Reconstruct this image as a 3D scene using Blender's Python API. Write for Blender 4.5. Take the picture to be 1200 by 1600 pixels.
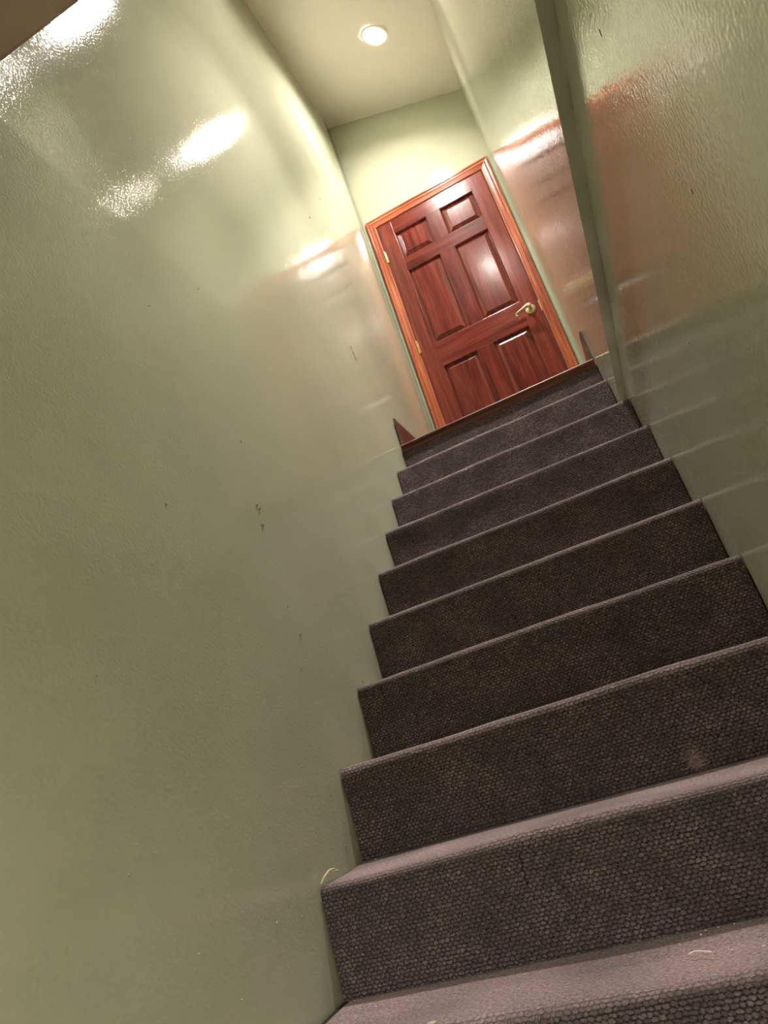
import bpy, bmesh, math, random
from mathutils import Matrix, Vector, noise

# ------------------------------------------------------------------ scene, camera, light level
for o in list(bpy.data.objects):
    bpy.data.objects.remove(o)
SC = bpy.context.scene
COL = SC.collection
random.seed(7)

# measured layout (metres); landing floor is z = 0, its front edge y = 0
W_LOW = 1.0171          # lower right wall face
W_UP = 0.9885           # upper right wall face (stands proud of the lower one)
Z_OVER = -0.3688        # underside of the proud upper wall
RISE, RUN, NSTEP = 0.20, 0.2131, 12
D = 0.960               # end wall with the door
Z_FLOOR = -RISE * (NSTEP + 1)
Y_HEAD = -2.515         # edge of the basement ceiling
Y_BACK = -5.6
Z_LOWCEIL = -0.37

cam = bpy.data.cameras.new('camera')
cam.sensor_fit = 'HORIZONTAL'
cam.sensor_width = 36.0
cam.lens = 1084.5 / 1200.0 * 36.0
cam.clip_start = 0.02
cam_o = bpy.data.objects.new('camera', cam)
COL.objects.link(cam_o)


def rodrigues(w):
    v = Vector(w)
    return Matrix.Rotation(v.length, 3, v.normalized())


BASE = Matrix(((1, 0, 0), (0, 0, -1), (0, 1, 0)))
RM = rodrigues((-0.294244, 0.351572, -0.343114)) @ BASE
right, down, fwd = RM[0], RM[1], RM[2]
CAM_POS = Vector((0.78076, -3.05432, -1.43008))
cam_o.matrix_world = Matrix((
    (right[0], -down[0], -fwd[0], CAM_POS[0]),
    (right[1], -down[1], -fwd[1], CAM_POS[1]),
    (right[2], -down[2], -fwd[2], CAM_POS[2]),
    (0, 0, 0, 1)))
SC.camera = cam_o

world = bpy.data.worlds.new('world')
SC.world = world
world.use_nodes = True
world.node_tree.nodes['Background'].inputs[0].default_value = (0.02, 0.02, 0.02, 1)
world.node_tree.nodes['Background'].inputs[1].default_value = 0.5

SC.view_settings.view_transform = 'Standard'
SC.view_settings.look = 'None'
SC.view_settings.exposure = 2.48
SC.view_settings.gamma = 1.0
SC.view_settings.use_curve_mapping = False
SC.cycles.max_bounces = 12
SC.cycles.diffuse_bounces = 8
SC.cycles.glossy_bounces = 10
SC.cycles.sample_clamp_indirect = 12.0
SC.cycles.caustics_reflective = True
SC.cycles.use_denoising = True

LAMP_UP = 195.0        # radiance of the bulb over the landing
LAMP_MID = 44.0        # radiance of the bulb over the stairs
SPOT_UP = 42.0         # directed output of the landing reflector bulb (watts)
SPOT_MID = 96.0        # directed output of the reflector bulb over the stairs
LAMP_LOW = 600.0       # radiance of the basement bulb
LAMP_COL = (1.0, 0.90, 0.85)


# ------------------------------------------------------------------ helpers
def srgb(r, g, b):
    def f(c):
        c /= 255.0
        return c / 12.92 if c <= 0.04045 else ((c + 0.055) / 1.055) ** 2.4
    return (f(r), f(g), f(b), 1.0)


class NT:
    def __init__(self, name):
        self.m = bpy.data.materials.new(name)
        self.m.use_nodes = True
        self.t = self.m.node_tree
        self.b = self.t.nodes['Principled BSDF']

    def n(self, kind, **kw):
        nd = self.t.nodes.new(kind)
        for k, v in kw.items():
            setattr(nd, k, v)
        return nd

    def link(self, a, b):
        self.t.links.new(a, b)

    def math(self, op, a, b=None, c=None):
        nd = self.n('ShaderNodeMath', operation=op)
        for i, v in enumerate((a, b, c)):
            if v is None:
                continue
            if isinstance(v, (int, float)):
                nd.inputs[i].default_value = v
            else:
                self.link(v, nd.inputs[i])
        return nd.outputs[0]

    def noise(self, vec, scale, detail=2.0, rough=0.5, dist=0.0):
        nd = self.n('ShaderNodeTexNoise')
        nd.inputs['Scale'].default_value = scale
        nd.inputs['Detail'].default_value = detail
        nd.inputs['Roughness'].default_value = rough
        nd.inputs['Distortion'].default_value = dist
        if vec is not None:
            self.link(vec, nd.inputs['Vector'])
        return nd.outputs['Fac']

    def ramp(self, fac, stops):
        nd = self.n('ShaderNodeValToRGB')
        cr = nd.color_ramp
        while len(cr.elements) < len(stops):
            cr.elements.new(0.5)
        for e, (p, c) in zip(cr.elements, stops):
            e.position = p
            e.color = c
        self.link(fac, nd.inputs[0])
        return nd.outputs[0]

    def bump(self, h, dist, strength=1.0, prev=None):
        nd = self.n('ShaderNodeBump')
        nd.inputs['Distance'].default_value = dist
        nd.inputs['Strength'].default_value = strength
        self.link(h, nd.inputs['Height'])
        if prev is not None:
            self.link(prev, nd.inputs['Normal'])
        return nd.outputs[0]

    def mapping(self, vec, scale, loc=(0, 0, 0)):
        nd = self.n('ShaderNodeMapping')
        nd.inputs['Scale'].default_value = scale
        nd.inputs['Location'].default_value = loc
        self.link(vec, nd.inputs['Vector'])
        return nd.outputs[0]


def gloss_paint(name, col, rough=0.07, peel=2.9e-4, wave=1.2e-3, mottle=0.05):
    k = NT(name)
    tc = k.n('ShaderNodeTexCoord').outputs['Object']
    big = k.noise(tc, 2.3, 3.0)
    c2 = tuple(min(1, v * (1 + mottle)) for v in col[:3]) + (1,)
    c1 = tuple(v * (1 - mottle) for v in col[:3]) + (1,)
    k.link(k.ramp(big, [(0.3, c1), (0.7, c2)]), k.b.inputs['Base Color'])
    fine = k.noise(tc, 160.0, 0.0)
    mid = k.noise(k.mapping(tc, (60, 60, 14)), 1.0, 1.0)
    low = k.noise(tc, 4.5, 1.0)
    b = k.bump(low, wave)
    b = k.bump(mid, 1.0e-4, 1.0, b)
    b = k.bump(fine, peel, 1.0, b)
    k.link(b, k.b.inputs['Normal'])
    k.b.inputs['Roughness'].default_value = rough
    k.b.inputs['IOR'].default_value = 1.58
    return k.m


def matte_paint(name, col, rough=0.6):
    k = NT(name)
    tc = k.n('ShaderNodeTexCoord').outputs['Object']
    k.b.inputs['Base Color'].default_value = col
    k.link(k.bump(k.noise(tc, 220.0, 2.0), 1.5e-4), k.b.inputs['Normal'])
    k.b.inputs['Roughness'].default_value = rough
    return k.m


def wood(name, dark, mid, light, axis, rough=0.22, seed=0.0, coat=0.35):
    """stained wood; axis = grain direction (0 x, 1 y, 2 z)"""
    k = NT(name)
    tc = k.n('ShaderNodeTexCoord').outputs['Object']
    oi = k.n('ShaderNodeObjectInfo').outputs['Random']
    off = k.n('ShaderNodeVectorMath', operation='ADD')
    k.link(tc, off.inputs[0])
    cmb = k.n('ShaderNodeCombineXYZ')
    for i in range(3):
        k.link(k.math('MULTIPLY', oi, 11.0 + 7 * i + seed), cmb.inputs[i])
    k.link(cmb.outputs[0], off.inputs[1])
    sc = [26.0, 26.0, 26.0]
    sc[axis] = 1.6
    v = k.mapping(off.outputs[0], sc)
    n1 = k.noise(v, 1.0, 5.0, 0.6, 0.6)
    sc2 = [150.0, 150.0, 150.0]
    sc2[axis] = 5.0
    n2 = k.noise(k.mapping(off.outputs[0], sc2), 1.0, 3.0)
    fac = k.math('ADD', k.math('MULTIPLY', n1, 0.75), k.math('MULTIPLY', n2, 0.25))
    fac = k.math('ADD', fac, k.math('MULTIPLY', k.math('SUBTRACT', oi, 0.5), 0.10))
    k.link(k.ramp(fac, [(0.30, dark), (0.5, mid), (0.74, light)]), k.b.inputs['Base Color'])
    b = k.bump(n2, 2.0e-4)
    b = k.bump(n1, 6.0e-4, 1.0, b)
    k.link(b, k.b.inputs['Normal'])
    k.b.inputs['Roughness'].default_value = rough
    k.b.inputs['Coat Weight'].default_value = coat
    k.b.inputs['Coat Roughness'].default_value = 0.14
    return k.m


def carpet_mat():
    """ribbed loop carpet: staggered rows of loops, in UV metres (u across, v down the step)"""
    k = NT('brown_loop_carpet')
    uv = k.n('ShaderNodeUVMap', uv_map='UVMap').outputs[0]
    wob = k.noise(uv, 75.0, 3.0, 0.6)
    wob2 = k.noise(k.mapping(uv, (1, 1, 1), (3.1, 7.7, 0)), 90.0, 3.0, 0.6)
    sep = k.n('ShaderNodeSeparateXYZ')
    k.link(uv, sep.inputs[0])
    u = k.math('ADD', sep.outputs[0], k.math('MULTIPLY', wob, 0.014))
    v = k.math('ADD', sep.outputs[1], k.math('MULTIPLY', wob2, 0.009))
    vs = k.math('DIVIDE', v, 0.0068)
    row = k.math('FLOOR', vs)
    fv = k.math('SUBTRACT', k.math('FRACT', vs), 0.5)
    us = k.math('ADD', k.math('DIVIDE', u, 0.0105), k.math('MULTIPLY', k.math('MODULO', row, 2.0), 0.5))
    fu = k.math('SUBTRACT', k.math('FRACT', us), 0.5)
    r2 = k.math('ADD', k.math('MULTIPLY', fu, fu), k.math('MULTIPLY', fv, fv))
    h = k.math('SQRT', k.math('MAXIMUM', k.math('SUBTRACT', 0.27, r2), 0.0))
    fuzz = k.noise(uv, 620.0, 3.0, 0.7)
    # worn, flattened pile on the tread: vertex-painted wear also lightens the colour in place of light from above
    wear_and_light = k.n('ShaderNodeAttribute', attribute_name='wear_and_light').outputs['Fac']
    keep = k.math('SUBTRACT', 1.0, k.math('MULTIPLY', wear_and_light, 0.6))
    hh = k.math('ADD', k.math('MULTIPLY', h, keep), k.math('MULTIPLY', fuzz, 0.30))
    k.link(k.bump(hh, 0.0095), k.b.inputs['Normal'])
    patch = k.noise(uv, 9.0, 4.0, 0.6)
    yarn = k.noise(uv, 260.0, 3.0, 0.75)
    cell = k.n('ShaderNodeTexWhiteNoise', noise_dimensions='2D')
    cv = k.n('ShaderNodeCombineXYZ')
    k.link(k.math('FLOOR', us), cv.inputs[0])
    k.link(row, cv.inputs[1])
    k.link(cv.outputs[0], cell.inputs['Vector'])
    f = k.math('ADD', k.math('MULTIPLY', patch, 0.38), k.math('MULTIPLY', yarn, 0.53))
    f = k.math('ADD', f, k.math('MULTIPLY', cell.outputs['Value'], 0.11))
    cc = k.ramp(f, [(0.34, srgb(60, 48, 52)), (0.52, srgb(108, 90, 95)), (0.70, srgb(166, 143, 146))])
    # dark backing and painted-in loop shadow show between the loops where the pile is not flattened
    gap = k.math('MULTIPLY', k.math('SUBTRACT', 1.0, k.math('MINIMUM', k.math('MULTIPLY', k.math('MAXIMUM', k.math('SUBTRACT', h, 0.15), 0.0), 3.4), 1.0)), keep)
    mg = k.n('ShaderNodeMix', data_type='RGBA')
    k.link(gap, mg.inputs['Factor'])
    k.link(cc, mg.inputs['A'])
    mg.inputs['B'].default_value = srgb(15, 10, 12)
    cc = mg.outputs['Result']
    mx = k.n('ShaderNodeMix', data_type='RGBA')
    k.link(k.math('MULTIPLY', wear_and_light, 0.82), mx.inputs['Factor'])
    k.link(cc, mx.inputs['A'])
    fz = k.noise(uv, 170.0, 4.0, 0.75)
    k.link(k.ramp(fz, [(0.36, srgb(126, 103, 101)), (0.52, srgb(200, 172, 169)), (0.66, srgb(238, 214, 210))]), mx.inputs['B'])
    k.link(mx.outputs['Result'], k.b.inputs['Base Color'])
    k.b.inputs['Roughness'].default_value = 0.95
    k.b.inputs['Specular IOR Level'].default_value = 0.1
    k.b.inputs['Sheen Weight'].default_value = 0.25
    k.b.inputs['Sheen Roughness'].default_value = 0.5
    return k.m


def metal(name, col, rough):
    k = NT(name)
    k.b.inputs['Base Color'].default_value = col
    k.b.inputs['Metallic'].default_value = 1.0
    tc = k.n('ShaderNodeTexCoord').outputs['Object']
    k.link(k.math('ADD', k.math('MULTIPLY', k.noise(tc, 120.0, 2.0), 0.12), rough - 0.06), k.b.inputs['Roughness'])
    return k.m


def emit(name, col, s):
    k = NT(name)
    k.b.inputs['Base Color'].default_value = (0.8, 0.8, 0.8, 1)
    k.b.inputs['Emission Color'].default_value = tuple(col) + (1,)
    k.b.inputs['Emission Strength'].default_value = s
    return k.m


M = {}
GREEN = srgb(179, 183, 159)
M['wall'] = gloss_paint('sage_gloss_paint', GREEN)
M['ceiling'] = matte_paint('cream_ceiling_paint', srgb(222, 216, 208), 0.55)
M['brown_ceiling'] = matte_paint('brown_ceiling_paint', srgb(178, 154, 138), 0.6)
M['floor'] = matte_paint('dark_basement_floor', srgb(66, 55, 51), 0.8)
WD = (srgb(60, 17, 13), srgb(102, 35, 27), srgb(142, 62, 47))
WT = (srgb(118, 54, 36), srgb(188, 103, 70), srgb(224, 158, 124))
WB = (srgb(58, 36, 29), srgb(92, 62, 51), srgb(122, 90, 76))
M['door_v'] = wood('mahogany_upright_grain', *WD, 2)
M['door_h'] = wood('mahogany_cross_grain', *WD, 0)
M['trim_v'] = wood('orange_oak_upright_grain', *WT, 2, 0.25)
M['trim_h'] = wood('orange_oak_cross_grain', *WT, 0, 0.25)
M['base'] = wood('dark_brown_board', *WB, 1, 0.3)
M['landing'] = wood('landing_wood', srgb(60, 34, 24), srgb(100, 60, 44), srgb(140, 92, 70), 0, 0.42, 0.0, 0.0)
M['step'] = matte_paint('dark_stair_timber', srgb(52, 40, 32), 0.8)
M['carpet'] = carpet_mat()
M['nickel'] = metal('satin_nickel', srgb(214, 198, 160), 0.32)
M['brass'] = metal('worn_brass', srgb(226, 190, 128), 0.28)
M['lamp_white'] = matte_paint('white_lamp_enamel', srgb(240, 238, 230), 0.35)
M['bulb_up'] = emit('stairwell_bulb', LAMP_COL, LAMP_UP)
M['bulb_mid'] = emit('stair_bulb', LAMP_COL, LAMP_MID)
M['bulb_low'] = emit('basement_bulb', LAMP_COL, LAMP_LOW)
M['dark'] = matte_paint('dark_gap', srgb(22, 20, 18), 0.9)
M['chip'] = matte_paint('pale_plaster_chip', srgb(196, 190, 158), 0.7)
M['lint'] = matte_paint('pale_lint', srgb(225, 212, 200), 0.9)
M['tuft'] = matte_paint('pale_brown_yarn', srgb(168, 142, 134), 0.95)
M['plaster'] = matte_paint('grey_plaster', srgb(96, 92, 76), 0.8)


def mesh_obj(name, verts, faces, mat, parent=None, smooth=False, uvs=None):
    me = bpy.data.meshes.new(name)
    me.from_pydata([tuple(v) for v in verts], [], faces)
    me.update()
    if mat is not None:
        me.materials.append(mat)
    if uvs is not None:
        ul = me.uv_layers.new(name='UVMap')
        for lp in me.loops:
            ul.data[lp.index].uv = uvs[lp.vertex_index]
    if smooth:
        for p in me.polygons:
            p.use_smooth = True
    o = bpy.data.objects.new(name, me)
    COL.objects.link(o)
    if parent is not None:
        o.parent = parent
    return o


def empty(name, loc=(0, 0, 0), parent=None):
    o = bpy.data.objects.new(name, None)
    o.empty_display_size = 0.05
    o.location = loc
    COL.objects.link(o)
    if parent is not None:
        o.parent = parent
    return o


def tag(o, label, cat, group=None, kind=None):
    o['label'] = label
    o['category'] = cat
    if group:
        o['group'] = group
    if kind:
        o['kind'] = kind
    return o


class MB:
    """collects shapes in world coordinates into one mesh"""

    def __init__(self):
        self.v, self.f = [], []

    def add(self, vs, fs):
        b = len(self.v)
        self.v += [tuple(p) for p in vs]
        self.f += [tuple(i + b for i in f) for f in fs]
        return self

    def box(self, x0, x1, y0, y1, z0, z1):
        vs = [(x, y, z) for z in (z0, z1) for y in (y0, y1) for x in (x0, x1)]
        return self.add(vs, [(0, 2, 3, 1), (4, 5, 7, 6), (0, 1, 5, 4), (2, 6, 7, 3), (0, 4, 6, 2), (1, 3, 7, 5)])

    def loft(self, rings, cap=True, closed=True):
        n = len(rings[0])
        vs = [p for r in rings for p in r]
        fs = []
        for i in range(len(rings) - 1):
            for j in range(n if closed else n - 1):
                a, b = i * n + j, i * n + (j + 1) % n
                fs.append((a, b, b + n, a + n))
        if cap:
            fs.append(tuple(reversed(range(n))))
            fs.append(tuple((len(rings) - 1) * n + j for j in range(n)))
        return self.add(vs, fs)

    def tube(self, pts, radii, seg=12):
        pts = [Vector(p) for p in pts]
        if isinstance(radii, (int, float)):
            radii = [radii] * len(pts)
        rings = []
        up = None
        for i, p in enumerate(pts):
            t = (pts[min(i + 1, len(pts) - 1)] - pts[max(i - 1, 0)]).normalized()
            if up is None:
                up = Vector((0, 0, 1)) if abs(t.z) < 0.9 else Vector((1, 0, 0))
            s = t.cross(up).normalized()
            up = s.cross(t).normalized()
            rings.append([p + (s * math.cos(a) + up * math.sin(a)) * radii[i]
                          for a in [2 * math.pi * j / seg for j in range(seg)]])
        return self.loft(rings)

    def lathe(self, origin, axis, prof, seg=32, cap=True):
        """prof: (radius, distance along axis)"""
        ax = Vector(axis).normalized()
        s = ax.cross(Vector((0, 0, 1)) if abs(ax.z) < 0.9 else Vector((1, 0, 0))).normalized()
        t = ax.cross(s)
        o = Vector(origin)
        rings = [[o + ax * d + (s * math.cos(a) + t * math.sin(a)) * r
                  for a in [2 * math.pi * j / seg for j in range(seg)]] for r, d in prof]
        return self.loft(rings, cap=cap)

    def build(self, name, mat, parent=None, smooth=False, bevel=0.0, off=None):
        """off: subtract the parent's world position so that the part sits in its frame"""
        o_ = Vector(off) if off is not None else Vector((0, 0, 0))
        vs = [Vector(p) - o_ for p in self.v]
        ob = mesh_obj(name, vs, self.f, mat, parent)
        bm = bmesh.new()
        bm.from_mesh(ob.data)
        bmesh.ops.recalc_face_normals(bm, faces=bm.faces)
        if bevel:
            bmesh.ops.bevel(bm, geom=list(bm.edges), offset=bevel, segments=2, affect='EDGES', profile=0.6)
        bm.to_mesh(ob.data)
        bm.free()
        if smooth:
            for p in ob.data.polygons:
                p.use_smooth = True
            try:
                ob.data.set_sharp_from_angle(angle=math.radians(38))
            except Exception:
                pass
        return ob


# ------------------------------------------------------------------ the setting
Z_TOP = 3.42


def ceil_left(y):
    return 3.172 + 0.118 * (max(y, -0.35) - 0.93)


def ceil_right(y):
    return 2.83 + 0.255 * (max(y, -0.15) - D)


def ceil_z(x, y):
    t = x / W_UP
    return ceil_left(y) * (1 - t) + ceil_right(y) * t


# left wall: one surface with a faint ridge at floor level where the two storeys meet
def left_x(y, z):
    k = 0.0016 * math.exp(-abs(z + 0.03) / 0.07) * (0.7 + 0.3 * math.sin(y * 2.1))
    return k + 0.0005 * math.sin(1.7 * y + 2.3 * z)


ys = [Y_BACK + (D - Y_BACK) * i / 60 for i in range(61)]
zs = sorted(set([Z_FLOOR + (Z_TOP - Z_FLOOR) * i / 60 for i in range(61)] + [-0.03 + 0.02 * i for i in range(-6, 7)]))
vs, fs = [], []
for y in ys:
    for z in zs:
        vs.append((left_x(y, z) - 0.006, y, z))
nz = len(zs)
for i in range(len(ys) - 1):
    for j in range(nz - 1):
        a = i * nz + j
        fs.append((a, a + nz, a + nz + 1, a + 1))
b0 = len(vs)
vs += [(-0.12, Y_BACK, Z_FLOOR), (-0.12, D, Z_FLOOR), (-0.12, D, Z_TOP), (-0.12, Y_BACK, Z_TOP)]
fs.append((b0, b0 + 3, b0 + 2, b0 + 1))
# rims to close the slab
fs.append(tuple([b0, b0 + 1] + [i * nz for i in reversed(range(len(ys)))]))
fs.append(tuple([b0 + 3] + [i * nz + nz - 1 for i in range(len(ys))] + [b0 + 2]))
fs.append(tuple([b0 + 1, b0 + 2] + [(len(ys) - 1) * nz + j for j in reversed(range(nz))]))
fs.append(tuple([b0 + 3, b0] + [j for j in range(nz)]))
wall_left = mesh_obj('wall_left', vs, fs, M['wall'])
for p in wall_left.data.polygons:
    p.use_smooth = len(p.vertices) == 4 and b0 not in p.vertices
tag(wall_left, 'long glossy sage green wall on the hinge side of the door', 'wall', kind='structure')

wl = MB().box(W_LOW, W_LOW + 0.14, Y_BACK, D, Z_FLOOR, Z_OVER - 0.0050).build('wall_right', M['wall'])
tag(wl, 'glossy green lower wall set back under the dark overhanging edge', 'wall', kind='structure')
wu = MB().box(W_UP, W_LOW + 0.14, Y_HEAD, D, Z_OVER, Z_TOP).build('wall_right_upper', M['wall'])
tag(wu, 'glossy green upper wall on the handle side overhanging the lower wall', 'wall', kind='structure')
# ragged caulk left in the crack under the overhang
cb = MB()
y = Y_HEAD
while y < -0.45:
    ln = random.uniform(0.03, 0.16)
    if random.random() < 0.40:
        cb.box(W_LOW - 0.0012, W_LOW + 0.004, y, min(y + ln, -0.44), Z_OVER - 0.0055, Z_OVER)
    y += ln + random.uniform(0.005, 0.03)
cb.build('caulk_line', M['wall'], wu)

# end wall with the door opening
OX0, OX1, OZ = 0.060, 0.918, 2.125
we = MB()
we.box(-0.02, OX0, D, D + 0.12, Z_FLOOR, Z_TOP)
we.box(OX1, W_LOW + 0.14, D, D + 0.12, Z_FLOOR, Z_TOP)
we.box(OX0, OX1, D, D + 0.12, OZ, Z_TOP)
we.box(OX0, OX1, D, D + 0.12, Z_FLOOR, -0.03)
we = we.build('wall_end', M['wall'])
tag(we, 'glossy pale green end wall around the wooden door', 'wall', kind='structure')

# upper ceiling, tilted across the stairwell as in the photograph
gy = [Y_HEAD + (D - Y_HEAD) * i / 24 for i in range(25)]
gx = [-0.02 + (W_UP + 0.02) * i / 4 for i in range(5)]
vs, fs = [], []
for y in gy:
    for x in gx:
        vs.append((x, y, ceil_z(x, y)))
for i in range(24):
    for j in range(4):
        a = i * 5 + j
        fs.append((a, a + 5, a + 6, a + 1))
n0 = len(vs)
vs += [(x, y, Z_TOP) for y in gy for x in gx]
for i in range(24):
    for j in range(4):
        a = n0 + i * 5 + j
        fs.append((a, a + 1, a + 6, a + 5))
nr = 25
for j in range(4):          # close the slab's rims
    fs.append((j, j + 1, n0 + j + 1, n0 + j))
    q = (nr - 1) * 5 + j
    fs.append((q + 1, q, n0 + q, n0 + q + 1))
for i in range(nr - 1):
    a = i * 5
    fs.append((a + 5, a, n0 + a, n0 + a + 5))
    a += 4
    fs.append((a, a + 5, n0 + a + 5, n0 + a))
ceiling = mesh_obj('ceiling', vs, fs, M['ceiling'])
UP_LAMPS = ((0.612, 0.222), (0.690, -0.915))
cut = MB()
for lx, ly in UP_LAMPS:     # round holes for the recessed lamps
    cut.lathe((lx, ly, ceil_z(lx, ly) - 0.06), (0, 0, 1), [(0.080, 0.0), (0.080, 0.135)], 40)
cut = cut.build('hole_cutter', M['ceiling'])
bmn = bmesh.new()
bmn.from_mesh(ceiling.data)
bmesh.ops.recalc_face_normals(bmn, faces=bmn.faces)
bmn.to_mesh(ceiling.data)
bmn.free()
md = ceiling.modifiers.new('holes', 'BOOLEAN')
md.operation = 'DIFFERENCE'
md.object = cut
md.solver = 'EXACT'
dg = bpy.context.evaluated_depsgraph_get()
new_me = bpy.data.meshes.new_from_object(ceiling.evaluated_get(dg))
ceiling.modifiers.clear()
ceiling.data = new_me
bpy.data.objects.remove(cut)
tag(ceiling, 'cream stairwell ceiling holding the round downlights', 'ceiling', kind='structure')

# basement ceiling over the foot of the stairs, and the header wall above its edge
cl = MB().box(-0.02, W_LOW, Y_BACK, Y_HEAD, Z_LOWCEIL, Z_LOWCEIL + 0.05).build('ceiling_lower', M['brown_ceiling'], bevel=0.006)
tag(cl, 'dark brown low ceiling edge over the foot of the stairs', 'ceiling', kind='structure')
hd = MB().box(-0.02, W_LOW, Y_HEAD - 0.11, Y_HEAD - 0.008, Z_LOWCEIL + 0.05, Z_TOP).build('wall_header', M['wall'])
tag(hd, 'green header wall above the low brown ceiling edge', 'wall', kind='structure')
bk = MB().box(-0.02, W_LOW, Y_BACK - 0.1, Y_BACK, Z_FLOOR, Z_LOWCEIL).build('wall_back', M['wall'])
tag(bk, 'green wall closing the basement passage behind the stairs foot', 'wall', kind='structure')
fl = MB().box(-0.02, W_LOW, Y_BACK, -RUN * NSTEP - 0.001, Z_FLOOR - 0.06, Z_FLOOR).build('floor', M['floor'])
tag(fl, 'dark basement floor at the foot of the stairs', 'floor', kind='structure')

# landing
ld = MB().box(0.002, W_UP, 0.0, D, -0.035, 0.0).build('floor_landing', M['landing'])
tag(ld, 'wooden landing floor in front of the panelled door', 'floor', kind='structure')
nb = MB()
prof = []
for i in range(9):
    a = math.pi / 2 + math.pi * i / 8
    prof.append((-0.014 + 0.006 * math.cos(a), -0.006 + 0.006 * math.sin(a)))
prof = [(0.0, 0.0)] + prof + [(0.0, -0.012)]
rings = [[(x, py, pz) for py, pz in prof] for x in (0.004, 0.25, 0.5, 0.75, W_UP - 0.006)]
nb.loft(rings)
nb.build('landing_nosing', M['landing'], ld, smooth=True)


def baseboard(name, x_wall, sgn, label):
    b = MB()
    h = 0.168
    pr = [(0, 0), (0.017, 0), (0.017, h - 0.03), (0.013, h - 0.012), (0.007, h), (0, h)]
    r0 = [(x_wall + sgn * a, 0.012, z) for a, z in pr]
    r1 = [(x_wall + sgn * a, D - 0.019, z) for a, z in pr]
    b.loft([r0, r1])
    o = b.build(name, M['base'], bevel=0.0015)
    return tag(o, label, 'baseboard', kind='structure')


baseboard('baseboard_left', 0.0, 1, 'dark brown baseboard on the landing at the hinge side')
baseboard('baseboard_right', W_UP, -1, 'dark brown baseboard on the landing at the handle side')

# ------------------------------------------------------------------ staircase
CARPET = {}
stairs = empty('staircase', (0, 0, Z_FLOOR))
tag(stairs, 'steep staircase covered in dark brown ribbed carpet', 'stairs')
NX = 72


def carpet_piece(i):
    """carpet of step i: tread, rounded nosing, riser down to the next tread (i = 0 is the riser under the landing)"""
    y_n, z_n = -i * RUN, -i * RISE
    x0 = -0.0025 if i < 9 else 0.010
    x1 = (W_UP if i < 2 else W_LOW) - 0.003
    th = 0.007
    path = []          # (y, z, wear)
    zb = -(i + 1) * RISE + 0.0005
    if i == 0:
        for k in range(9):
            path.append((0.003, -0.0125 + (zb + 0.0125) * k / 8, 0.0))
    else:
        y_back = -(i - 1) * RUN - 0.001
        if i == 1:
            y_back += 0.004
        r = 0.017
        for k in range(9):
            t = k / 8
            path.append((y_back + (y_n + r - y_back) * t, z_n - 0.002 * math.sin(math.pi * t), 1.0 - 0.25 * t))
        for k in range(1, 8):
            a = math.pi / 2 * k / 7
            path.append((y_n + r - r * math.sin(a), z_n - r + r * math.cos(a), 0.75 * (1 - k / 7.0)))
        for k in range(1, 13):
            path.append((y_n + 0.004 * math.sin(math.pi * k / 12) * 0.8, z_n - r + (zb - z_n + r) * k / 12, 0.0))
    arc = [0.0]
    for k in range(1, len(path)):
        arc.append(arc[-1] + math.dist(path[k][:2], path[k - 1][:2]))
    nrm = []
    for k in range(len(path)):
        a, b = path[max(k - 1, 0)], path[min(k + 1, len(path) - 1)]
        ty, tz = b[0] - a[0], b[1] - a[1]
        L = math.hypot(ty, tz)
        nrm.append((tz / L, -ty / L))      # outward: up on the tread, towards -y on the riser
    n = len(path)
    verts, uvs, wear_and_light = [], [], []
    amp = 0.0035 + (0.0035 if i in (7, 8, 9) else 0.0)
    for a in range(NX + 1):
        x = x0 + (x1 - x0) * a / NX
        for k, (y, z, w) in enumerate(path):
            edge = min(1.0, k / 3.0, (n - 1 - k) / 3.0)
            d = noise.noise(Vector((x * 3.1 + i * 7.3, y * 6, z * 6 + i))) * amp * edge
            d += noise.noise(Vector((x * 11 + i * 3.7, y * 14, z * 14))) * 0.0015 * edge
            if i == 7:          # bulge of loose carpet at the nosing
                d += 0.008 * math.exp(-((x - 0.72) / 0.16) ** 2) * math.exp(-((arc[k] - RUN + 0.005) / 0.05) ** 2)
            verts.append((x, y + nrm[k][0] * d, z + nrm[k][1] * d))
            uvs.append((x + i * 0.37, arc[k] + i * 0.11))
            ww = w * (0.75 + 0.5 * noise.noise(Vector((x * 5, y * 9, i))))
            if i == 7:
                ww += 0.45 * math.exp(-((x - 0.752) / 0.012) ** 2) * math.exp(-((z + 1.578) / 0.018) ** 2)
            wear_and_light.append(max(0.0, min(1.0, ww)))
    m = len(verts)
    for a in range(NX + 1):
        for k in range(n):
            vx = verts[a * n + k]
            verts.append((vx[0], vx[1] - nrm[k][0] * th, vx[2] - nrm[k][1] * th))
            uvs.append(uvs[a * n + k])
            wear_and_light.append(0.0)
    faces = []
    for a in range(NX):
        for k in range(n - 1):
            p = a * n + k
            faces.append((p, p + n, p + n + 1, p + 1))
            q = p + m
            faces.append((q, q + 1, q + n + 1, q + n))
        for k in (0, n - 1):
            p = a * n + k
            f = (p, p + m, p + n + m, p + n)
            faces.append(f if k == 0 else tuple(reversed(f)))
    for a in (0, NX):
        for k in range(n - 1):
            p = a * n + k
            f = (p, p + 1, p + 1 + m, p + m)
            faces.append(f if a == 0 else tuple(reversed(f)))
    return verts, faces, uvs, wear_and_light


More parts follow.
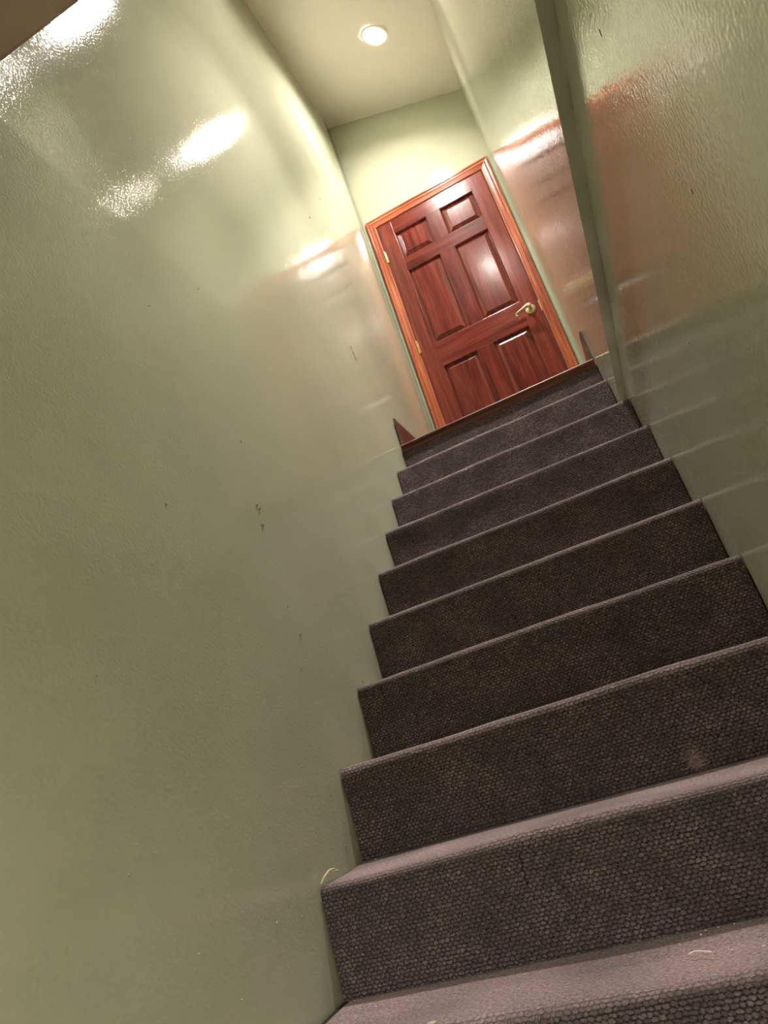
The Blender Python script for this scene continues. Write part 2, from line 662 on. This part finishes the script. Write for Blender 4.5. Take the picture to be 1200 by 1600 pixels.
for i in range(0, NSTEP + 1):
    y_n, z_n = -i * RUN, -i * RISE
    xe = W_UP if i < 2 else W_LOW
    xs = -0.002 if i < 9 else 0.012
    sb = MB()
    if i == 0:
        sb.box(xs, xe - 0.002, 0.013, 0.03, -RISE, -0.036)
    else:
        ztop = z_n - 0.0115
        sb.box(xs, xe - 0.002, y_n + 0.0125, y_n + RUN - 0.0005 + (0.012 if i == 1 else 0), -(i + 1) * RISE, ztop)
    step = sb.build('step' if i else 'top_riser', M['step'], stairs, off=(0, 0, Z_FLOOR))
    v, f, uv, wr = carpet_piece(i)
    v = [(a, b, c - Z_FLOOR) for a, b, c in v]
    c = mesh_obj('carpet', v, f, M['carpet'], step, smooth=True, uvs=uv)
    at = c.data.attributes.new('wear_and_light', 'FLOAT', 'POINT')
    at.data.foreach_set('value', wr)
    c.data.set_sharp_from_angle(angle=math.radians(60))
    CARPET[i] = c

# ------------------------------------------------------------------ door, frame, casing
door = empty('door_1', (0.489, D, 0.0))
tag(door, 'glossy red mahogany six panel door at the head of the stairs', 'door', kind='structure')
DO = (0.489, D, 0.0)
Y0 = D - 0.004          # front face of the frame members
YB = D + 0.034
SX = (0.0835, 0.191, 0.437, 0.540, 0.790, 0.8955)
SZ = (0.012, 0.235, 0.854, 1.035, 1.653, 1.758, 1.987, 2.100)


def member(name, x0, x1, z0, z1, mat):
    return MB().box(x0, x1, Y0, YB, z0, z1).build(name, mat, door, bevel=0.0008, off=DO)


member('stile', SX[0], SX[1], SZ[0], SZ[7], M['door_v'])
member('stile', SX[4], SX[5], SZ[0], SZ[7], M['door_v'])
for z0, z1 in ((SZ[0], SZ[1]), (SZ[2], SZ[3]), (SZ[4], SZ[5]), (SZ[6], SZ[7])):
    member('rail', SX[1], SX[4], z0, z1, M['door_h'])
for z0, z1 in ((SZ[1], SZ[2]), (SZ[3], SZ[4]), (SZ[5], SZ[6])):
    member('mullion', SX[2], SX[3], z0, z1, M['door_v'])


def panel(x0, x1, z0, z1):
    b = MB()

    def ring(ins, dy):
        return [(x0 + ins, Y0 + dy, z0 + ins), (x1 - ins, Y0 + dy, z0 + ins),
                (x1 - ins, Y0 + dy, z1 - ins), (x0 + ins, Y0 + dy, z1 - ins)]
    # moulded edge of the opening
    rings = [ring(0.0, 0.0005), ring(0.002, 0.001), ring(0.006, 0.005), ring(0.0085, 0.0170), ring(0.012, 0.0190)]
    # raised field
    rings += [ring(0.0135, 0.0175), ring(0.040, 0.0060), ring(0.0412, 0.0040), ring(0.045, 0.0040)]
    b.loft(rings, cap=False)
    nn = len(b.v)
    b.f.append((nn - 4, nn - 3, nn - 2, nn - 1))
    rb = [(p[0], YB - 0.004, p[2]) for p in ring(0.0, 0)]
    b.add(rb, [(3, 2, 1, 0)])
    o = b.build('panel', M['door_v'], door, off=DO)
    return o


for (z0, z1) in ((SZ[1], SZ[2]), (SZ[3], SZ[4]), (SZ[5], SZ[6])):
    for (x0, x1) in ((SX[1], SX[2]), (SX[3], SX[4])):
        panel(x0, x1, z0, z1)

# lever handle
HX, HZ = 0.836, 0.948
hd_ = empty('handle', (HX - DO[0], 0, HZ), door)
HO = (HX, D, HZ)
b = MB().lathe((HX, Y0, HZ), (0, -1, 0), [(0.0335, 0.0), (0.0335, 0.003), (0.0315, 0.007), (0.026, 0.0095), (0.014, 0.011), (0.0135, 0.014)], 36)
b.build('rosette', M['nickel'], hd_, smooth=True, off=HO)
b = MB().lathe((HX, Y0 - 0.010, HZ), (0, -1, 0), [(0.012, 0.0), (0.011, 0.02), (0.0125, 0.034), (0.015, 0.042), (0.0145, 0.050), (0.008, 0.056)], 24)
b.build('neck', M['nickel'], hd_, smooth=True, off=HO)
lp = [(0.006, -0.050, 0.004), (-0.010, -0.052, 0.004), (-0.028, -0.053, 0.000), (-0.046, -0.052, -0.004), (-0.064, -0.050, -0.006),
      (-0.080, -0.047, -0.008), (-0.091, -0.044, -0.014), (-0.096, -0.042, -0.023), (-0.091, -0.042, -0.030), (-0.084, -0.043, -0.028)]
b = MB().tube([(HX + a, Y0 + c, HZ + d) for a, c, d in lp], [0.010, 0.0135, 0.0115, 0.0085, 0.0072, 0.0068, 0.0066, 0.0066, 0.0070, 0.0050], 14)
b.build('lever', M['nickel'], hd_, smooth=True, off=HO)
# latch plate in the door edge
MB().box(SX[5] - 0.0005, SX[5] + 0.004, Y0 - 0.002, Y0 + 0.012, 0.905, 0.985).build('latch_plate', M['nickel'], door, bevel=0.0008, off=DO)

for hz in (0.265, 1.060, 1.832):
    hg = MB()
    hx = SX[0] - 0.0045
    hg.tube([(hx, Y0 - 0.0075, hz - 0.046), (hx, Y0 - 0.0075, hz + 0.046)], 0.0062, 12)
    for s in (-1, 1):
        hg.lathe((hx, Y0 - 0.0075, hz + s * 0.046), (0, 0, s), [(0.0048, 0.0), (0.0056, 0.003), (0.002, 0.007)], 12)
    hg.box(hx - 0.004, hx + 0.010, Y0 - 0.0035, Y0 - 0.0003, hz - 0.044, hz + 0.044)
    hg.build('hinge', M['brass'], door, smooth=True, off=DO)

# jamb
jb = empty('trim_1', (0.489, D, 0.0))
tag(jb, 'moulded orange oak casing and jamb framing the mahogany door', 'door frame', kind='structure')
MB().box(OX0 + 0.001, SX[0] - 0.003, D + 0.001, D + 0.118, 0.001, 2.1035).build('jamb', M['trim_v'], jb, off=DO)
MB().box(SX[5] + 0.0045, OX1 - 0.001, D + 0.001, D + 0.118, 0.001, 2.1035).build('jamb', M['trim_v'], jb, off=DO)
MB().box(OX0 + 0.001, OX1 - 0.001, D + 0.001, D + 0.118, 2.104, OZ - 0.001).build('jamb_head', M['trim_h'], jb, off=DO)

CXL, CXR, CZT = 0.0178, 0.9637, 2.1785
CIL, CIR, CIZ = 0.0785, 0.9005, 2.1045
# casing section: t = 0 outer edge .. 1 inner edge, p = projection in front of the wall
SEC = [(0.0, 0.0), (0.0, 0.017), (0.07, 0.0195), (0.16, 0.0195), (0.22, 0.0150), (0.30, 0.0140), (0.38, 0.0165),
       (0.46, 0.0170), (0.52, 0.0135), (0.66, 0.0120), (0.78, 0.0110), (0.84, 0.0125), (0.93, 0.0120), (1.0, 0.0085), (1.0, 0.0)]


def casing(kind):
    b = MB()
    if kind == 'L':
        r0 = [(CXL + (CIL - CXL) * t, D - p, 0.0) for t, p in SEC]
        r1 = [(CXL + (CIL - CXL) * t, D - p, CZT + (CIZ - CZT) * t) for t, p in SEC]
        m = M['trim_v']
    elif kind == 'R':
        r0 = [(CXR + (CIR - CXR) * t, D - p, 0.0) for t, p in SEC]
        r1 = [(CXR + (CIR - CXR) * t, D - p, CZT + (CIZ - CZT) * t) for t, p in SEC]
        m = M['trim_v']
    else:
        r0 = [(CXL + (CIL - CXL) * t, D - p, CZT + (CIZ - CZT) * t) for t, p in SEC]
        r1 = [(CXR + (CIR - CXR) * t, D - p, CZT + (CIZ - CZT) * t) for t, p in SEC]
        m = M['trim_h']
    b.loft([r0, r1])
    return b.build({'L': 'side_casing', 'R': 'side_casing', 'T': 'head_casing'}[kind], m, jb, off=DO)


for kk in 'LRT':
    casing(kk)


# ------------------------------------------------------------------ recessed downlights
def downlight(x, y, zc, bulb, tilt, label, group, watts=0.0):
    """round recessed lamp whose ring lies on the ceiling; tilt = ceiling normal pointing down"""
    ax = Vector(tilt).normalized()
    root = empty('recessed_downlight', (x, y, zc))
    tag(root, label, 'ceiling light', group)
    o = Vector((x, y, zc))
    # annular ring
    b = MB()
    b.lathe(o, ax, [(0.092, 0.0), (0.092, 0.003), (0.088, 0.006), (0.078, 0.006), (0.073, 0.003), (0.072, 0.0)], 40, cap=False)
    b.build('trim_ring', M['lamp_white'], root, smooth=True, off=o)
    b = MB()
    b.lathe(o, ax, [(0.073, 0.004), (0.0690, -0.030), (0.0675, -0.046)], 40, cap=False)
    b.build('reflector', M['lamp_white'], root, smooth=True, off=o)
    b = MB()
    b.lathe(o, ax, [(0.0665, -0.045), (0.0660, -0.0415), (0.055, -0.0375), (0.03, -0.0345), (0.006, -0.034)], 40)
    b.build('bulb', bulb, root, smooth=True, off=o)
    if watts:
        sp = bpy.data.lights.new('reflector_beam', 'SPOT')
        sp.energy = watts
        sp.color = LAMP_COL
        sp.spot_size = math.radians(74)
        sp.spot_blend = 1.0
        sp.shadow_soft_size = 0.06
        so = bpy.data.objects.new('reflector_beam', sp)
        COL.objects.link(so)
        so.parent = root
        so.location = Vector((0, 0, 1)) * 0.018
    return root


def ceil_normal(x, y):
    e = 0.01
    gx_ = (ceil_z(x + e, y) - ceil_z(x - e, y)) / (2 * e)
    gy_ = (ceil_z(x, y + e) - ceil_z(x, y - e)) / (2 * e)
    return (gx_, gy_, -1.0)


for lx, ly, bm_, wt_, lab in ((0.612, 0.222, 'bulb_up', SPOT_UP, 'lit round recessed downlight in the cream ceiling above the door landing'),
                    (0.690, -0.915, 'bulb_mid', SPOT_MID, 'lit round recessed downlight in the cream ceiling over the stairs')):
    z = ceil_z(lx, ly)
    downlight(lx, ly, z - 0.004, M[bm_], ceil_normal(lx, ly), lab, None, wt_)
downlight(0.52, -4.3, Z_LOWCEIL - 0.048, M['bulb_low'], (0, 0, -1), 'round recessed downlight in the low brown basement ceiling', None)


# ------------------------------------------------------------------ marks and crumbs
def lump(parent, p, axis, size, h, mat, name, seed):
    """small irregular blob lying on a wall; axis = outward normal"""
    rnd = random.Random(seed)
    n_ = Vector(axis)
    t1 = Vector((0, 1, 0))
    t2 = Vector((0, 0, 1))
    b = MB()
    rings = []
    jit = [rnd.uniform(0.65, 1.3) for _ in range(10)]
    for r, e in ((1.0, -0.3), (0.8, 0.55), (0.45, 0.95), (0.12, 1.0)):
        rings.append([Vector(p) + n_ * (h * e) + (t1 * math.cos(a) * 0.7 + t2 * math.sin(a)) * size * r * jit[k]
                      for k, a in enumerate([2 * math.pi * k / 10 for k in range(10)])])
    b.loft(rings)
    return b.build(name, mat, parent, smooth=True)


WX = -0.0045
for k, (y, z, r) in enumerate(((-1.9591, -0.8185, 4.2), (-1.5503, -0.9966, 3.4), (-1.5584, -1.1557, 3.0), (-2.2115, -1.1766, 2.0),
                               (-2.1442, -1.4447, 2.0), (-2.2028, -1.4621, 2.0), (-1.868, -1.6183, 4.0), (-1.784, -1.6313, 3.2),
                               (-1.5633, -1.4243, 3.6), (-1.5621, -1.4453, 2.8), (-1.5473, -1.555, 3.6), (-2.0842, -1.5996, 1.8),
                               (-2.0033, -1.6885, 1.8), (-1.6272, -0.0515, 3.0), (-1.8815, -0.2672, 2.6), (-1.5879, -0.5362, 4.0),
                               (-1.1234, -1.1096, 3.6), (-1.119, -1.1173, 2.4), (-1.2187, -1.1852, 4.5))):
    lump(wall_left, (WX, y, z), (1, 0, 0), r * 0.0008, 0.0016, M['wall'], 'paint_lump', k)
for k, (y, z, r) in enumerate(((-1.5863, -0.7240, 4.5), (-1.5774, -0.7330, 4.5), (-1.5813, -0.7798, 6.0), (-1.5218, -1.0658, 4.0),
                               (0.0067, 1.6511, 6.0), (-0.3147, 1.2548, 6.0))):
    lump(wall_left, (WX, y, z), (1, 0, 0), r * 0.001, 0.0026, M['wall'], 'hole_rim', 50 + k)
    lump(wall_left, (WX + 0.0022, y + 0.001, z - 0.001), (1, 0, 0), r * 0.00055, 0.0006, M['dark'], 'nail_hole', 80 + k)
for k, (y, z) in enumerate(((-0.3025, 0.4431), (-0.294, 0.416), (-0.2849, 0.3889))):
    lump(wall_left, (WX, y, z), (1, 0, 0), 0.010, 0.0005, M['plaster'], 'scuff', 120 + k)
for k, (y, z, r) in enumerate(((-2.2384, -0.606, 6.5), (-2.2432, -0.900, 4.5), (-1.8336, -0.9046, 2.6), (-1.5419, -1.1665, 2.5))):
    lump(wl, (W_LOW, y, z), (-1, 0, 0), r * 0.001, 0.0006, M['plaster'] if k < 3 else M['chip'], 'scuff', 140 + k)

# curl of dried paint peeling off the wall by the carpet
pc = MB()
pc.tube([(0.001, -1.7012, -1.597), (0.006, -1.6889, -1.5872), (0.009, -1.6714, -1.5805), (0.008, -1.6517, -1.5813), (0.004, -1.6355, -1.5837)],
        [0.0012, 0.0024, 0.0026, 0.0022, 0.0012], 8)
pc.tube([(0.003, -1.6484, -1.5857), (0.006, -1.6321, -1.5882), (0.003, -1.6202, -1.5890)], [0.001, 0.002, 0.001], 8)
pc.build('peeling_paint', M['chip'], wall_left, smooth=True)

# beads of caulk either side of the door casing
for x in (0.010, 0.9705):
    pts, rad = [], []
    n_ = 60
    for k in range(n_ + 1):
        z = 0.18 + (2.19 - 0.18) * k / n_
        pts.append((x + 0.0012 * noise.noise(Vector((x * 9, 3, z * 14))), D - 0.001, z))
        rad.append(0.0042 + 0.0022 * noise.noise(Vector((7, x, z * 22))))
    MB().tube(pts, rad, 8).build('caulk_bead', M['wall'], we, smooth=True)

# seam in the carpet of the ninth riser and a frayed tuft on the eighth
sm = []
for k in range(12):
    z = -1.622 - 0.060 * k / 11
    sm.append((0.412 - 0.006 * k / 11 + 0.002 * math.sin(k * 1.9), -8 * RUN + 0.0004, z - Z_FLOOR))
MB().tube(sm, 0.0009, 6).build('carpet_seam', M['dark'], CARPET[8])
ft = MB()
rf = random.Random(5)
for k in range(70):
    x = 0.752 + rf.gauss(0, 0.008)
    z = -1.590 + abs(rf.gauss(0, 0.014))
    y = -7 * RUN - 0.001 - rf.uniform(0.0, 0.004)
    q = [Vector((x, y + 0.002, z - Z_FLOOR))]
    for j in range(3):
        q.append(q[-1] + Vector((rf.uniform(-0.006, 0.006), rf.uniform(-0.004, 0.0015), rf.uniform(-0.003, 0.003))))
    ft.tube(q, 0.0006, 4)
fo = ft.build('frayed_tuft', M['tuft'], CARPET[7])
fo['kind'] = 'stuff'

# crumbs on the treads
zt9 = -9 * RISE + 0.002
# added dark strip standing in for the shade of the slit between the carpet and the wall
MB().box(-0.0035, 0.0105, -9 * RUN + 0.01, -8 * RUN - 0.001, -9 * RISE - 0.02, -9 * RISE - 0.0005).build('slit_shade_strip', M['dark'], CARPET[9].parent, off=(0, 0, Z_FLOOR))
th = [(0.6423, -1.8193), (0.6499, -1.8154), (0.6583, -1.8147), (0.6673, -1.8251), (0.6760, -1.8296)]
to = MB().tube([(x, y, zt9 + 0.0022 + 0.0008 * (k % 2)) for k, (x, y) in enumerate(th)], 0.0011, 8).build('thread', M['lint'], smooth=True)
tag(to, 'short wavy white thread lying on a worn carpeted tread', 'thread')
for k, (x, y, zz, r) in enumerate(((0.6902, -1.7225, zt9, 2.4), (0.7145, -1.722, zt9, 1.6), (0.67, -1.726, zt9, 1.8), (0.6622, -1.742, zt9, 1.8),
                                   (0.7466, -1.8411, zt9, 2.8), (0.7041, -1.8326, zt9, 1.8), (0.098, -1.7771, zt9, 3.0), (0.031, -1.725, zt9, 1.6),
                                   (0.1791, -1.5621, -1.598, 2.0), (0.053, -1.5393, -1.598, 1.8))):
    rl = random.Random(300 + k)
    b = MB()
    base = Vector((x, y, zz + 0.0012))
    dirv = Vector((rl.uniform(-1, 1), rl.uniform(-1, 1), 0)).normalized() * r * 0.001
    b.tube([base - dirv, base + Vector((0, 0, 0.0006)), base + dirv], [0.0006, 0.0013, 0.0005], 6)
    o = b.build('lint_fleck', M['lint'], smooth=True)
    tag(o, 'tiny pale lint fleck near the wavy white thread on a carpeted tread' if k < 6 else
        'tiny pale lint fleck by the green wall on the tread with the white thread' if k < 8 else
        'tiny pale lint fleck on the tread beside the curl of peeling paint', 'lint',
        'lint flecks near the thread' if k < 6 else 'lint flecks by the wall' if k < 8 else 'lint flecks by the paint curl')
b = MB()
rl = random.Random(77)
rg = [[Vector((0.2505 + 0.007 * math.cos(a) * j, -1.8986 + 0.004 * math.sin(a) * j, zt9 + 0.0004 + dz)) for a, j in
       zip([2 * math.pi * k / 9 for k in range(9)], jit)] for dz, jit in [(d_, [0.8, 1.2, 0.9, 1.1, 0.7, 1.3, 0.8, 1.0, 1.2]) for d_ in (0.0, 0.0016)]]
b.loft(rg)
po = b.build('paint_chip', M['chip'])
tag(po, 'cream flake of paint at the front edge of a carpeted tread', 'paint chip')
